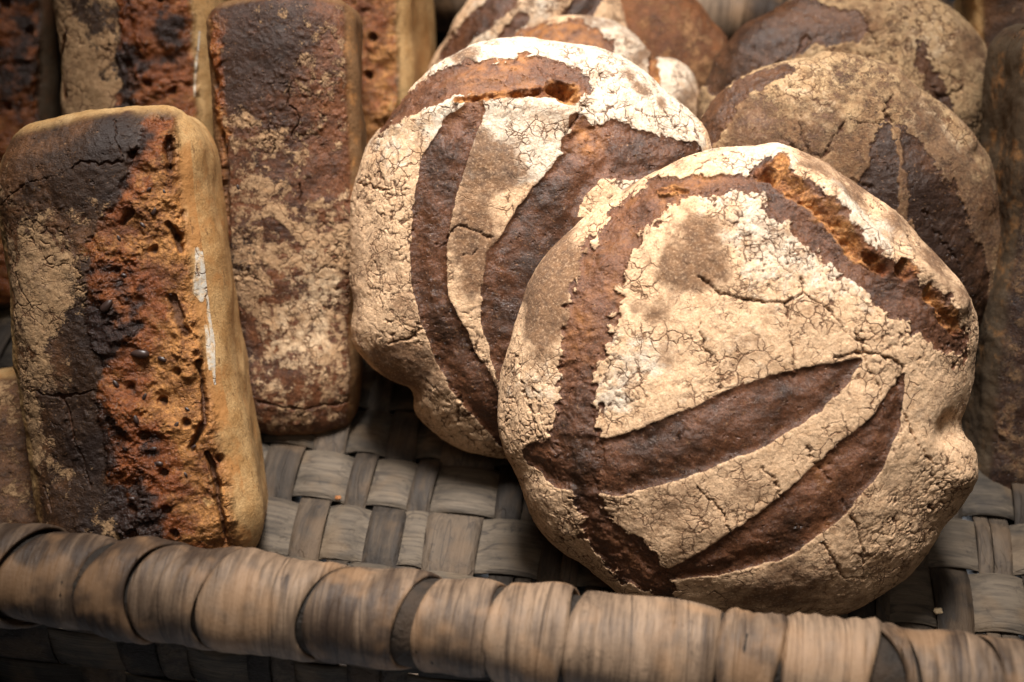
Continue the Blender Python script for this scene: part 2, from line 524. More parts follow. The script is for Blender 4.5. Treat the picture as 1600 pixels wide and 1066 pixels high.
def make_boule(L, name, slashes=(), gashes=(), cracks=(), thin_and_shade=(), white=(), scorch_and_shade=(), ridges=(), floury=.72, seed=1, dents=(), crk=1.0, cell=150, torn_amt=0.0, thin_amp=.42, wob=1.0, crackle=()):
    L.build()
    P = L.P
    B = base_fields(L, P, seed, floury, crk, cell, thin_amp, blobs(L, crackle) if crackle else 0.0)
    u, v = L.u, L.v
    sc = L.meanscale()
    w1 = fbm(P, 75, 4, seed + 41) * 11 * sc * wob
    w2 = fbm(P, 260, 3, seed + 43) * 5 * sc * wob
    wx = fbm(P, 40, 4, seed + 45) * 6 * sc
    wy = fbm(P, 40, 4, seed + 46) * 6 * sc
    disp = B['big'] * L.bump + B['mid'] * .0008 + B['fin'] * .0003
    sl = np.zeros(len(u))
    torn = np.zeros(len(u))
    gloss = np.zeros(len(u))
    lip = np.zeros(len(u))
    for pts, ragged, depth in slashes:
        ln = L.line(pts)
        bnd, d = band(u + wx * .35, v + wy * .35, ln)
        hw = d / np.maximum(bnd, 1e-4)
        edge = (hw - d) + (w1 * 1.2 + w2 * 1.5 + (B['cid'] - .5) * 9 * sc) * ragged       # > 0 inside, metres
        ins = sst(-.0004, .0007, edge)
        sl = np.maximum(sl, ins)
        disp -= depth * sst(-.0010, .003, edge) * .5
        disp += depth * .55 * sst(.003, .014, edge)
        lip = np.maximum(lip, np.exp(-(edge / .0028) ** 2) * (edge < 0.0008))
        gloss = np.maximum(gloss, ins * (1 - ragged * .5))
    for pts, depth in gashes:
        ln = L.line(pts)
        bnd, d = band(u + wx, v + wy, ln)
        bnd = bnd + (w1 + w2) / sc / 16 + .35 * fbm(P, 120, 3, seed + 47)
        disp -= depth * .8 * (1 - sst(.0, 1.25, bnd)) * np.clip(.75 + 1.1 * fbm(P, 95, 4, seed + 48), .1, 1.5)
        torn = np.maximum(torn, 1 - sst(.9, 1.5, bnd))
        disp += .0005 * np.exp(-((bnd - 1.55) / .4) ** 2)
        gloss = gloss * sst(.8, 1.6, bnd)
    for pts, amp, wid in ridges:
        ln = L.line(pts, 1.0)
        _, d = band(u + wx, v + wy, ln)
        disp += amp * np.exp(-(d / (wid * sc)) ** 2)
    crack = B['crack'] * (1 - sl) * sst(.25, .6, B['flour'] + .3)
    flour = B['flour'] + .25 * lip
    dust_and_shade = (blobs(L, thin_and_shade) if thin_and_shade else np.zeros(len(u))) + .12 * B['big'] + .38 * fbm(P, 32, 5, seed + 55, .62)
    flour = flour * (1 - sl) * (1 - torn) - .5 * sl
    crack = crack * sst(-.1, .35, flour) * (1 - .85 * sst(.2, .6, dust_and_shade))
    dust_and_shade = dust_and_shade * (1 - sl)
    disp -= crack * .0008
    disp += B['plate'] * .0004 * (1 - sl)
    for pts, wd in cracks:
        ln = L.line([(p[0], p[1], 1) for p in pts])
        _, d = band(u + wx * .8 + w2 * 1.3, v + wy * .8 + w1 * .35 + fbm(P, 240, 3, seed + 44) * 5 * sc, ln)
        kk = np.clip(.72 + .9 * fbm(P, 70, 3, seed + 91), .30, 1.2)
        c = (1 - sst(.2, .8, d / (wd * sc * kk))) * sst(.1, .4, kk)
        crack = np.maximum(crack, c)
        disp -= .0020 * (1 - sst(.2, 1.2, d / (wd * sc * kk)))
    disp += .0004 * (1 - sl) + torn * (.0026 * fbm(P, 190, 4, seed + 71) + .0035 * fbm(P, 80, 3, seed + 72))
    disp += sl * .0008 * fbm(P, 130, 4, seed + 73)
    # little air holes in the slashes
    f1, f2, cid = worley(P, 190, seed + 81)
    hole = (1 - sst(.06, .22 , f1)) * (cid > .80) * np.maximum(sl * .6 * sst(-.1, .3, fbm(P, 30, 2, seed + 83)), torn)
    disp -= hole * .0024
    for x, y, r, k in dents:
        a, b = L.loc(x, y)
        disp += k * np.exp(-((u - a) ** 2 + (v - b) ** 2) / (r * sc) ** 2)
    wh = np.minimum(blobs(L, white), .85) if white else np.zeros(len(u))
    scr = (blobs(L, scorch_and_shade) if scorch_and_shade else np.zeros(len(u))) + .35 * B['big'] + .3 * fbm(P, 48, 4, seed + 51)
    flour = flour * (1 - L.lower * .25)
    A = dict(flour=flour, crack=np.maximum(crack, hole * .6), scorch_and_shade=scr, torn=torn, white=wh, side=np.zeros(len(u)), gloss=gloss, dust_and_shade=dust_and_shade)
    return L.finish(name, disp, A)


# ================================================================== THE FRONT BOULE
o1 = [(1160, 231), (1215, 233), (1265, 250), (1310, 278), (1345, 296), (1400, 332), (1450, 388), (1490, 430), (1515, 470), (1526, 515), (1522, 560), (1522, 600),
      (1508, 640), (1500, 668), (1516, 690), (1524, 715), (1521, 750), (1500, 785), (1474, 815), (1455, 855), (1430, 890), (1390, 920), (1340, 945), (1280, 960),
      (1200, 966), (1120, 960), (1040, 944), (980, 935), (950, 912), (900, 875), (850, 835), (822, 790), (806, 735), (788, 690), (784, 640), (786, 590),
      (795, 530), (806, 490), (825, 440), (860, 395), (905, 350), (950, 318), (1000, 285), (1060, 256), (1110, 238)]
b1 = Boule(o1, (1200, 966), zb=.016, tilt=49, az=-4, H=.058, B=.030, res=860, bump=.0040, seed=3, flat=.72)
f_boule = make_boule(b1, 'round_loaf', seed=3, floury=.86, cell=200,
    crackle=[(1180, 300, 60, .8), (1160, 370, 60, .7), (1230, 400, 60, .6), (1290, 430, 50, .5), (1110, 250, 50, .8), (1060, 400, 30, .5), (1390, 480, 40, .6), (840, 700, 40, .7), (850, 590, 30, .4), (1470, 750, 60, .6), (1420, 380, 30, .5), (1400, 860, 50, .4), (1250, 280, 30, .6), (1180, 600, 120, -.5), (1150, 790, 100, -.5), (1250, 700, 60, -.4)],
    slashes=[
        # ring on the left, up and over the top
        ([(1200, 292, 14), (1140, 288, 10), (1080, 292, 18), (1030, 303, 22), (975, 345, 29), (938, 420, 34), (918, 500, 35), (903, 570, 30), (898, 640, 30), (905, 720, 38),
          (922, 790, 22), (948, 845, 30), (995, 885, 36), (1035, 920, 22), (1050, 950, 10)], 1.3, .0024),
        ([(842, 712, 22), (885, 722, 42), (960, 730, 44), (1060, 698, 46), (1180, 648, 48), (1262, 612, 36), (1312, 586, 20), (1345, 563, 4)], .22, .0022),
        ([(1046, 900, 10), (1120, 876, 27), (1200, 842, 41), (1280, 785, 44), (1345, 715, 38), (1385, 660, 24), (1403, 615, 12), (1412, 585, 3)], .22, .0022),
        ([(1190, 272, 14), (1225, 312, 30), (1285, 352, 31), (1335, 408, 28), (1385, 450, 28), (1440, 492, 31), (1490, 530, 24), (1512, 560, 8)], 1.15, .0024),
    ],
    gashes=[([(1205, 278, 10), (1250, 304, 12), (1300, 348, 13), (1345, 398, 11), (1378, 424, 8)], .008),
            ([(1402, 424, 9), (1412, 436, 9)], .010),
            ([(1440, 458, 5), (1475, 490, 9), (1496, 520, 5)], .006),
            ([(1190, 275, 8), (1215, 268, 9)], .005),
            ([(1030, 300, 4), (1052, 296, 7), (1072, 300, 3)], .003)],
    ridges=[([(1215, 258), (1290, 300), (1345, 362), (1385, 405), (1440, 440), (1492, 478)], .0065, 20),
            ([(1395, 345), (1420, 400), (1432, 440)], .003, 12)],
    cracks=[([(1255, 432), (1256, 455), (1232, 474), (1180, 470), (1125, 462), (1090, 430)], 3.6), ([(1232, 474), (1236, 520), (1246, 590)], 2.8),
            ([(1256, 455), (1300, 488), (1322, 520)], 2.2), ([(1335, 500), (1352, 555)], 3), ([(1300, 562), (1345, 553), (1385, 556), (1412, 572), (1404, 600)], 3),
            ([(1094, 500), (1100, 545), (1118, 578), (1126, 612)], 2.8), ([(1262, 700), (1275, 730), (1300, 755)], 2.2), ([(1318, 785), (1345, 830), (1352, 880)], 3),
            ([(1190, 730), (1215, 760), (1225, 790)], 2.2), ([(1412, 640), (1432, 690), (1470, 730)], 2.4), ([(1060, 690), (1072, 672)], 2),
            ([(812, 560), (832, 640), (850, 678), (836, 690)], 2.0), ([(1400, 900), (1440, 860), (1462, 830)], 3.0), ([(1285, 850), (1320, 900), (1350, 905)], 2.2),
            ([(1090, 760), (1130, 800), (1142, 840)], 1.8), ([(1345, 555), (1372, 600), (1376, 612)], 2.4)],
    thin_and_shade=[(850, 470, 48, 1.0), (835, 520, 26, .6), (880, 400, 45, .8), (1082, 375, 42, .95), (1060, 430, 36, .7), (1100, 430, 30, .5), (1018, 490, 24, .7), (1330, 292, 34, .9),
          (1270, 262, 30, .7), (1400, 350, 24, .6), (1455, 420, 34, .9), (1505, 470, 24, .8), (1035, 560, 22, .4), (1170, 545, 30, .35), (1205, 480, 22, .3),
          (1230, 905, 60, .30), (1160, 940, 50, .5), (1300, 940, 60, .35), (1180, 770, 30, .35), (1050, 790, 34, .4), (1470, 700, 20, .2), (960, 300, 20, .3), (985, 290, 15, .4)],
    white=[(1160, 350, 60, .5), (1240, 400, 80, .55), (1350, 370, 50, .8), (1300, 320, 40, .5), (1130, 255, 60, .5), (850, 600, 60, .5), (1000, 560, 50, .6), (960, 620, 30, .6), (1350, 450, 60, .45),
           (1150, 560, 80, .35), (1440, 620, 60, .3), (1210, 250, 40, .5)],
    scorch_and_shade=[(1250, 600, 50, .25), (1240, 830, 40, .35), (1030, 500, 26, .4), (845, 490, 40, .25), (1390, 460, 30, .2), (920, 500, 90, -.35), (1060, 300, 60, -.5), (1000, 700, 90, .1), (1380, 655, 30, .3)],
    dents=[(1483, 672, 24, -.0055), (1500, 745, 22, .004), (1425, 800, 80, -.003), (1060, 500, 120, -.002)])
tag(f_boule, 'large round loaf in front with two curved brown slashes in its pale floured crust', 'bread', GROUP_B)

# ================================================================== SECOND BOULE
o2 = [(800, 62), (860, 66), (930, 78), (990, 105), (1030, 140), (1075, 175), (1100, 205), (1107, 250), (1112, 330), (1105, 420), (1090, 500), (1060, 570), (1010, 640), (940, 690), (860, 712),
      (790, 712), (720, 698), (668, 668), (645, 640), (640, 612), (600, 585), (560, 548), (550, 510), (556, 470), (555, 420), (552, 350), (556, 290), (570, 235), (600, 185), (650, 125), (700, 88), (750, 68)]
b2 = Boule(o2, (790, 712), zb=.016, tilt=53, az=3, H=.050, B=.028, res=700, bump=.0040, seed=12, flat=.74)
boule_b = make_boule(b2, 'round_loaf', seed=12, floury=.90, cell=150,
    crackle=[(590, 290, 50, .6), (620, 400, 60, .3), (740, 690, 60, 1.0), (700, 640, 40, .7), (1040, 190, 50, .6), (940, 170, 50, .3), (820, 200, 80, -.5), (740, 110, 60, .3)],
    slashes=[
        ([(745, 172, 14), (718, 205, 26), (690, 260, 33), (675, 330, 30), (668, 400, 27), (676, 470, 25), (703, 540, 29), (738, 600, 33), (768, 650, 24), (790, 690, 12)], .25, .0024),
        ([(905, 195, 16), (922, 245, 34), (880, 290, 34), (850, 350, 46), (815, 420, 56), (803, 490, 50), (800, 560, 32), (805, 620, 14)], .35, .0024),
        ([(900, 225, 24), (960, 235, 44), (1020, 248, 34), (1080, 240, 16)], .5, .0022),
        ([(840, 440, 60), (900, 400, 60), (960, 420, 60)], .3, .0012),
        ([(598, 190, 14), (640, 160, 22), (700, 130, 26), (770, 118, 26), (840, 115, 26), (900, 130, 22)], .9, .0024),
    ],
    gashes=[([(715, 160, 4), (770, 152, 7), (820, 146, 7), (862, 138, 11), (895, 150, 11)], .008), ([(855, 135, 8), (890, 140, 12)], .006),
            ],
    ridges=[([(620, 195), (700, 170), (790, 165), (850, 165), (900, 180)], .003, 14)],
    cracks=[([(690, 385), (720, 352), (770, 372)], 2.5), ([(720, 400), (750, 392)], 2), ([(895, 150), (930, 180), (932, 200)], 2), ([(608, 535), (640, 530), (655, 512)], 3),
            ([(745, 540), (738, 552)], 3), ([(720, 620), (712, 660), (700, 668)], 3.4), ([(560, 285), (600, 300), (640, 297)], 2.4), ([(910, 165), (905, 190), (880, 210)], 2), ([(1045, 180), (1062, 215), (1080, 230)], 2.4),
            ([(905, 320), (935, 340)], 3), ([(665, 590), (700, 630)], 2)],
    thin_and_shade=[(770, 262, 42, .95), (735, 345, 40, .9), (745, 395, 34, .9), (735, 445, 26, .6), (640, 575, 40, 1.0), (610, 560, 26, .5), (555, 460, 12, .8), (720, 95, 22, .8), (620, 250, 10, .3), (800, 260, 26, .4),
          (1000, 140, 14, .9), (1030, 165, 10, .8), (985, 118, 12, .8), (600, 400, 20, .3), (655, 120, 10, .6), (640, 480, 26, .35)],
    white=[(800, 190, 90, 1.0), (950, 130, 110, 1.1), (860, 90, 90, 1.0), (720, 110, 60, .9), (1040, 200, 70, 1.0), (600, 230, 60, .5), (860, 230, 50, .8), (700, 170, 40, .5)],
    scorch_and_shade=[(830, 330, 50, .5), (700, 250, 60, .3), (680, 520, 60, .35), (850, 450, 90, .4), (770, 140, 90, -.5), (930, 215, 30, -.4), (870, 420, 40, .3), (980, 240, 40, .15)],
    dents=[(700, 300, 60, .0), (635, 612, 22, -.003)])
tag(boule_b, 'round loaf with bright white floured top, behind and left of the front round loaf', 'bread', GROUP_B)

# ================================================================== RIGHT BACK BOULE
o3 = [(1092, 190), (1110, 155), (1150, 120), (1210, 100), (1290, 92), (1360, 103), (1420, 135), (1470, 170), (1510, 205), (1534, 236), (1550, 275), (1556, 330), (1554, 400), (1540, 470), (1500, 545), (1430, 600), (1330, 620),
      (1230, 600), (1150, 540), (1100, 450), (1080, 350), (1080, 260)]
b3 = Boule(o3, (1330, 620), zb=.016, tilt=58, az=4, H=.045, B=.028, res=560, bump=.0045, seed=23, flat=.74, mat=M_BOULE2)
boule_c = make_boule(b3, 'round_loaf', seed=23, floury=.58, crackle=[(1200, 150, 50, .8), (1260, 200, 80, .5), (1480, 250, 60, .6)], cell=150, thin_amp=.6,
    slashes=[([(1385, 195, 7), (1378, 250, 22), (1365, 310, 34), (1352, 400, 44)], 1.0, .0006), ([(1404, 200, 6), (1432, 260, 25), (1462, 330, 42), (1480, 430, 72), (1480, 520, 80)], 1.0, .0006),
             ([(1105, 205, 16), (1120, 170, 18), (1160, 130, 14), (1230, 108, 10)], .8, .002)],
    cracks=[([(1250, 175), (1252, 215), (1262, 240)], 2.6), ([(1320, 190), (1300, 225), (1285, 248)], 2.6), ([(1220, 215), (1262, 240), (1285, 248)], 2.2), ([(1390, 155), (1378, 175), (1390, 195)], 3.4), ([(1325, 282), (1360, 292)], 3),
            ([(1340, 190), (1375, 192)], 2), ([(1440, 330), (1500, 420)], 2.4)],
    thin_and_shade=[(1150, 215, 45, .7), (1200, 225, 40, .5), (1300, 260, 60, .6), (1480, 400, 90, .7), (1400, 110, 24, .8), (1540, 330, 30, .5), (1160, 165, 18, .6), (1420, 360, 150, 1.3), (1180, 200, 40, .6)],  # lower right patches paint in a cast shadow, the others are thin flour
    white=[(1260, 150, 80, .5), (1480, 250, 70, .7), (1440, 200, 40, .5)],
    scorch_and_shade=[(1290, 260, 40, .4), (1450, 380, 90, .5), (1380, 300, 60, .4), (1540, 330, 40, .5)],  # patches at lower right deepen the painted shadow
    ridges=[([(1290, 88), (1350, 100), (1410, 135), (1470, 175), (1515, 220)], .005, 14), ([(1390, 130), (1400, 170), (1430, 200)], .003, 20)])
tag(boule_c, 'brown thinly floured round loaf directly behind the front round loaf on its right', 'bread', GROUP_B)

o4 = [(1085, 190), (1100, 140), (1125, 100), (1165, 58), (1220, 18), (1280, -8), (1350, -22), (1420, -18), (1480, 5), (1525, 50), (1550, 110), (1556, 180), (1548, 260), (1515, 340), (1450, 400), (1350, 425), (1240, 410), (1150, 350), (1100, 270)]
b4 = Boule(o4, (1350, 425), zb=.016, tilt=62, az=6, H=.045, B=.03, res=420, bump=.005, seed=31, flat=.74, mat=M_BOULE2)
boule_d = make_boule(b4, 'round_loaf', seed=31, floury=.66, cell=150, thin_amp=.5,
    crackle=[(1440, 80, 80, .8), (1280, 60, 50, .5)],
    slashes=[([(1130, 130, 22), (1190, 70, 36), (1260, 40, 30), (1330, 40, 24)], .5, .003), ([(1430, 60, 6), (1448, 110, 12), (1465, 150, 14), (1490, 200, 10)], 1.0, .0008)],
    cracks=[([(1350, 10), (1360, 45), (1375, 70)], 4), ([(1190, 110), (1250, 80), (1262, 60)], 4), ([(1445, 120), (1470, 155), (1500, 140)], 4)],
    thin_and_shade=[(1200, 60, 50, .6), (1340, 40, 40, .6), (1520, 80, 40, .7)],
    white=[(1460, 70, 70, .5), (1270, 70, 40, .4)],
    scorch_and_shade=[(1520, 200, 60, .5)],
    ridges=[([(1130, 100), (1170, 58), (1225, 22), (1270, 5)], .004, 14)])
tag(boule_d, 'tan round loaf at the back right with cracked arched crust, nearest the rear rim', 'bread', GROUP_B)

o5 = [(770, 90), (805, 48), (850, 28), (900, 22), (950, 28), (992, 50), (1012, 78), (1020, 96), (1052, 98), (1078, 122), (1092, 165), (1090, 230), (1060, 320), (980, 380), (880, 390), (790, 340), (750, 240), (750, 150)]
b5 = Boule(o5, (900, 400), zb=.016, tilt=62, az=0, H=.040, B=.026, res=380, bump=.004, seed=44, flat=.74)
boule_e = make_boule(b5, 'round_loaf', seed=44, floury=.80, cell=120,
    slashes=[([(790, 75, 14), (850, 55, 22), (905, 58, 22), (950, 78, 14)], .9, .003)],
    thin_and_shade=[(930, 28, 50, .5), (1010, 80, 14, .8), (1060, 160, 30, .6), (1000, 105, 20, .5)],
    white=[(960, 50, 60, 1.0), (1050, 120, 50, .9), (820, 40, 30, .8)],
    scorch_and_shade=[(870, 55, 60, -.6)],
    gashes=[([(1018, 92, 6), (1022, 130, 7), (1015, 165, 5)], .006)])
tag(boule_e, 'small pale round loaf with orange gash peeping over the white topped loaf', 'bread', GROUP_B)

o6 = [(672, 120), (700, 60), (735, -5), (770, -40), (830, -70), (900, -70), (950, -30), (985, 40), (985, 120), (960, 210), (900, 280), (820, 300), (730, 260), (680, 190)]
b6 = Boule(o6, (830, 335), zb=.016, tilt=64, az=0, H=.040, B=.026, res=300, bump=.004, seed=52, flat=.74)
boule_f = make_boule(b6, 'round_loaf', seed=52, floury=.70, cell=110,
    slashes=[([(695, 90, 8), (735, 45, 14), (775, 10, 16), (810, -20, 10)], .4, .003), ([(790, 60, 8), (815, 30, 10)], .4, .002), ([(890, 30, 14), (925, -10, 22)], .5, .003)],
    white=[(850, 10, 60, .6), (750, 40, 50, .5)], scorch_and_shade=[(920, 0, 40, .4)])
tag(boule_f, 'blurred pale round loaf with narrow brown stripes, leftmost round loaf at the top', 'bread', GROUP_B)

o7 = [(940, 40), (948, -10), (990, -45), (1040, -40), (1080, -5), (1112, 35), (1132, 62), (1128, 100), (1110, 150), (1100, 220), (1060, 270), (1000, 280), (950, 230), (935, 130)]
b7 = Boule(o7, (1030, 318), zb=.016, tilt=64, az=2, H=.035, B=.03, res=260, bump=.003, seed=61, flat=.74, mat=M_BROWN)
boule_g = make_boule(b7, 'round_loaf', seed=61, floury=.42, cell=100, crk=.5, scorch_and_shade=[(1060, 90, 50, .3)])
tag(boule_g, 'plain brown round loaf without slashes at the top, between two floured loaves', 'bread', GROUP_B)


# ================================================================== TIN LOAVES
class Tin:
    def __init__(s, bot, top, width, thick, spin=0.0, rad=.016, res=(160, 380, 60), seed=1, mat=None, bow=.004, taper=0.0, shear=0.0):
        """bot, top: (px, py, depth) of the middle of the face's lower and upper end."""
        B = at_depth(*bot); T = at_depth(*top)
        s.L = np.linalg.norm(T - B)
        s.Vv = unit(T - B)
        Wn = -FWD - np.dot(-FWD, s.Vv) * s.Vv
        Wn = unit(Wn)
        a = math.radians(spin)
        Uu = np.cross(s.Vv, Wn)
        s.Wn = unit(Wn * math.cos(a) + Uu * math.sin(a))
        s.U = np.cross(s.Vv, s.Wn)
        s.w, s.t, s.rad, s.res, s.seed, s.mat, s.bow = width, thick, rad, res, seed, mat or M_TIN, bow
        s.taper, s.shear = taper, shear
        s.O = (B + T) / 2 - s.Wn * thick / 2

    def meanscale(s):
        return np.dot(s.O + s.Wn * s.t / 2 - CAM, FWD) / FPX

    def loc(s, x, y):
        k = np.argmin((s.q[:, 0] - x) ** 2 + (s.q[:, 1] - y) ** 2)
        return float(s.qu[k]), float(s.qv[k])

    line = Boule.line

    def build(s):
        nx, ny, nz = s.res
        hx, hy, hz = s.w / 2, s.L / 2, s.t / 2
        ids = {}
        g = -np.ones((nx + 1, ny + 1, nz + 1), np.int64)
        I, J, K = np.meshgrid(np.arange(nx + 1), np.arange(ny + 1), np.arange(nz + 1), indexing='ij')
        surf = (I == 0) | (I == nx) | (J == 0) | (J == ny) | (K == 0) | (K == nz)
        g[surf] = np.arange(surf.sum())
        ii, jj, kk = I[surf], J[surf], K[surf]
        c = np.stack([(ii / nx * 2 - 1) * hx, (jj / ny * 2 - 1) * hy, (kk / nz * 2 - 1) * hz], 1)
        lim = np.array([hx, hy, hz]) - s.rad
        inner = np.clip(c, -lim, lim)
        # angular spreading of the corner for even rounding
        dlt = (c - inner) / s.rad
        n = dlt / (np.linalg.norm(dlt, axis=1)[:, None] + 1e-9)
        P = inner + n * s.rad
        flatm = np.linalg.norm(dlt, axis=1) < 1e-6
        F = []
        def quad(A, flip):
            a, b, c_, d = A[:-1, :-1], A[1:, :-1], A[1:, 1:], A[:-1, 1:]
            q = np.stack([a, b, c_, d], -1).reshape(-1, 4)
            return q[:, ::-1] if flip else q
        F.append(quad(g[:, :, nz], False)); F.append(quad(g[:, :, 0], True))
        F.append(quad(g[nx, :, :], False)); F.append(quad(g[0, :, :], True))
        F.append(quad(g[:, ny, :], True)); F.append(quad(g[:, 0, :], False))
        s.F = np.concatenate(F)
        s.P, s.N = P, n
        # crowned top face, sides taper to the back
        x, y, z = P[:, 0], P[:, 1], P[:, 2]
        crown = s.bow * 2.2 * (1 - (x / hx) ** 2) * (z > 0)
        P[:, 2] += crown * sst(0, hz, z)
        P[:, 0] *= 1 - .10 * sst(-hz, hz, -z)
        P[:, 0] *= 1 - .055 * min(1, (s.rad / .024) ** 2) * sst(.72, 1.0, np.abs(y) / hy)
        P[:, 2] -= .006 * sst(.75, 1.0, np.abs(y) / hy) * (z > 0)
        P[:, 1] += .006 * np.cos(x / hx * 1.4) * np.sign(y) * sst(.6, 1, np.abs(y) / hy)
        P += n * (.0045 * noise(P, 17, s.seed + 3))[:, None]
        P[:, 0] *= 1 + s.taper * y / hy + .015 * np.sin(y / hy * 2.3 + s.seed)
        P[:, 0] += s.bow * np.sin(y / hy * 1.6 + s.seed) * .6 + s.shear * (1 - (y / hy) ** 2)
        x, y, z = P[:, 0], P[:, 1], P[:, 2]
        s.u = np.where((x > hx - s.rad * .35) , hx + (hz - z) * 1.0, x)
        s.u = np.where(n[:, 0] > .75, hx + (hz - np.minimum(z, hz)), x)
        s.v = y
        Pw = s.O + P @ np.array([s.U, s.Vv, s.Wn])
        Nw = n @ np.array([s.U, s.Vv, s.Wn])
        c = Pw - CAM
        dz = c @ FWD
        face = np.einsum('ij,ij->i', Nw, c) < 0
        s.q = np.stack([800 + FPX * (c @ RGT) / dz, 533 - FPX * (c @ UPV) / dz], 1)[face]
        s.qu, s.qv = s.u[face], s.v[face]
        s.front = sst(.05, .6, n[:, 2])
        s.right = sst(.25, .8, n[:, 0])
        return s


def make_tin(L, name, torn=(), holes=(), cracks=(), thin_and_shade=(), flourb=(), scorch_and_shade=(), whiteline=(), floury=.45, seed=1, side_r=True, end_pale=True, thin_amp=.6, cell=140, crk=1., tear_amp=.006, bright=None):
    L.build()
    P, n = L.P, L.N
    B = base_fields(L, P, seed, floury, crk, cell, 0)
    B['flour'] = B['flour'] + thin_amp * (.75 * fbm(P, 30, 3, seed + 9, .6) + 1.25 * fbm(P, 120, 5, seed + 10, .75))
    u, v = L.u, L.v
    sc = L.meanscale()
    w1 = fbm(P, 45, 5, seed + 41, .65) * 24 * sc
    w2 = fbm(P, 230, 3, seed + 43) * 5 * sc
    wx = fbm(P, 40, 4, seed + 45) * 7 * sc
    wy = fbm(P, 40, 4, seed + 46) * 7 * sc
    sm = 1 - .75 * sst(.3, .8, n[:, 0])
    disp = B['big'] * L.bow + (B['mid'] * .0012 + B['fin'] * .00035) * sm
    tn = np.zeros(len(u))
    for pts in torn:
        bnd, d = band(u, v, L.line(pts))
        hw = d / np.maximum(bnd, 1e-4)
        tn = np.maximum(tn, sst(-.0012, .0022, hw - d + w1 + w2))
    flatside = np.clip(np.abs(n[:, 0]), 0, 1)
    side = np.maximum(sst(.35, .60, n[:, 0] + w1 * 14 + w2 * 20), sst(.55, .85, -n[:, 0]))
    side = np.maximum(side, sst(.6, .9, np.abs(n[:, 1])))
    side = np.maximum(side, sst(.5, .8, -n[:, 2]))
    tn = tn * (1 - side)
    rid = 1 - np.abs(fbm(P, 60, 5, seed + 61, .6)) * 2
    rgh = sst(-.25, .3, fbm(P, 35, 3, seed + 64))
    disp += tn * (tear_amp * .75 * fbm(P, 38, 5, seed + 62, .50) + rgh * (.0030 * rid + .0016 * fbm(P, 170, 4, seed + 65)) - .0015)
    f1, f2, cid = worley(P + np.stack([w1, w2, wx], 1) * .4, 95, seed + 63)
    hole = (1 - sst(.12, .38, f1)) * (cid > .74) * tn
    disp -= hole * .0045
    for pts, depth in holes:
        bnd, d = band(u + wx, v + wy, L.line(pts))
        q = 1 - sst(.3, 1.2, bnd + (w1 + w2) / sc / 25)
        disp -= depth * q
        hole = np.maximum(hole, q * .85)
        tn = np.maximum(tn, q)
        side = side * (1 - q)
    scr = (blobs(L, scorch_and_shade) if scorch_and_shade else 0) + .30 * B['big'] + .35 * fbm(P, 45, 4, seed + 51) + .25 * fbm(P, 130, 4, seed + 52)
    flour = B['flour'] - (blobs(L, thin_and_shade) if thin_and_shade else 0) + (blobs(L, flourb) if flourb else 0)
    flour = flour * (1 - tn) * (1 - side) - .4 * tn
    crack = B['crack'] * sst(.15, .45, flour) * (1 - side)
    disp -= crack * .0011
    disp += B['plate'] * .0009 * (1 - side)
    # a dark seam where the tear meets the top crust
    for pts, wd in cracks:
        _, d = band(u + wx * .8 + w2, v + wy * .8 + fbm(P, 240, 3, seed + 44) * 5 * sc, L.line([(p[0], p[1], 1) for p in pts]))
        kk = np.clip(.62 + 1.0 * fbm(P, 70, 3, seed + 91), .15, 1.2)
        crack = np.maximum(crack, 1 - sst(.2, .9, d / (wd * sc * kk)))
        disp -= .0018 * (1 - sst(.2, 1.2, d / (wd * sc * kk)))
    wh = blobs(L, bright) if bright else np.zeros(len(u))
    for pts in whiteline:
        bnd, d = band(u + wx * .25, v, L.line(pts))
        q = 1 - sst(.5, 1.3, bnd + w1 / sc / 45)
        flour = np.maximum(flour, q * 1.3)
        wh = np.maximum(wh, q * 2)
    A = dict(flour=flour, crack=np.maximum(crack, hole * .95), scorch_and_shade=scr, torn=tn, white=wh, side=side, gloss=tn * 1.0 * sst(-.2, .5, scr) + .35 * (1 - side), dust_and_shade=np.zeros(len(u)))
    P2 = P + n * disp[:, None]
    o = mesh_obj(name, P2, L.F, L.mat, None, True, A)
    o.matrix_world = Matrix(np.array([[L.U[i], L.Vv[i], L.Wn[i], L.O[i]] for i in range(3)] + [[0, 0, 0, 1]]).tolist())
    return o


M_SEED = NT('roasted seed')
M_SEED.link(M_SEED.mix(M_SEED.noise(300), (.02, .012, .012, 1), (.07, .04, .03, 1)), M_SEED.b.inputs['Base Color'])
M_SEED.b.inputs['Roughness'].default_value = .35
M_SEED = M_SEED.m


def ellipsoid(name, c, axes, mat, parent, seg=14):
    V, F = [], []
    for i in range(seg // 2 + 1):
        th = math.pi * i / (seg // 2)
        for j in range(seg):
            ph = 2 * math.pi * j / seg
            d = np.array([math.sin(th) * math.cos(ph), math.sin(th) * math.sin(ph), math.cos(th)])
            r = 1 - .18 * d[1]
            V.append(c + axes[0] * d[0] * r + axes[1] * d[1] + axes[2] * d[2] * r)
    for i in range(seg // 2):
        for j in range(seg):
            a = i * seg + j; b = i * seg + (j + 1) % seg
            F.append((a, b, b + seg, a + seg))
    return mesh_obj(name, V, F, mat, parent)


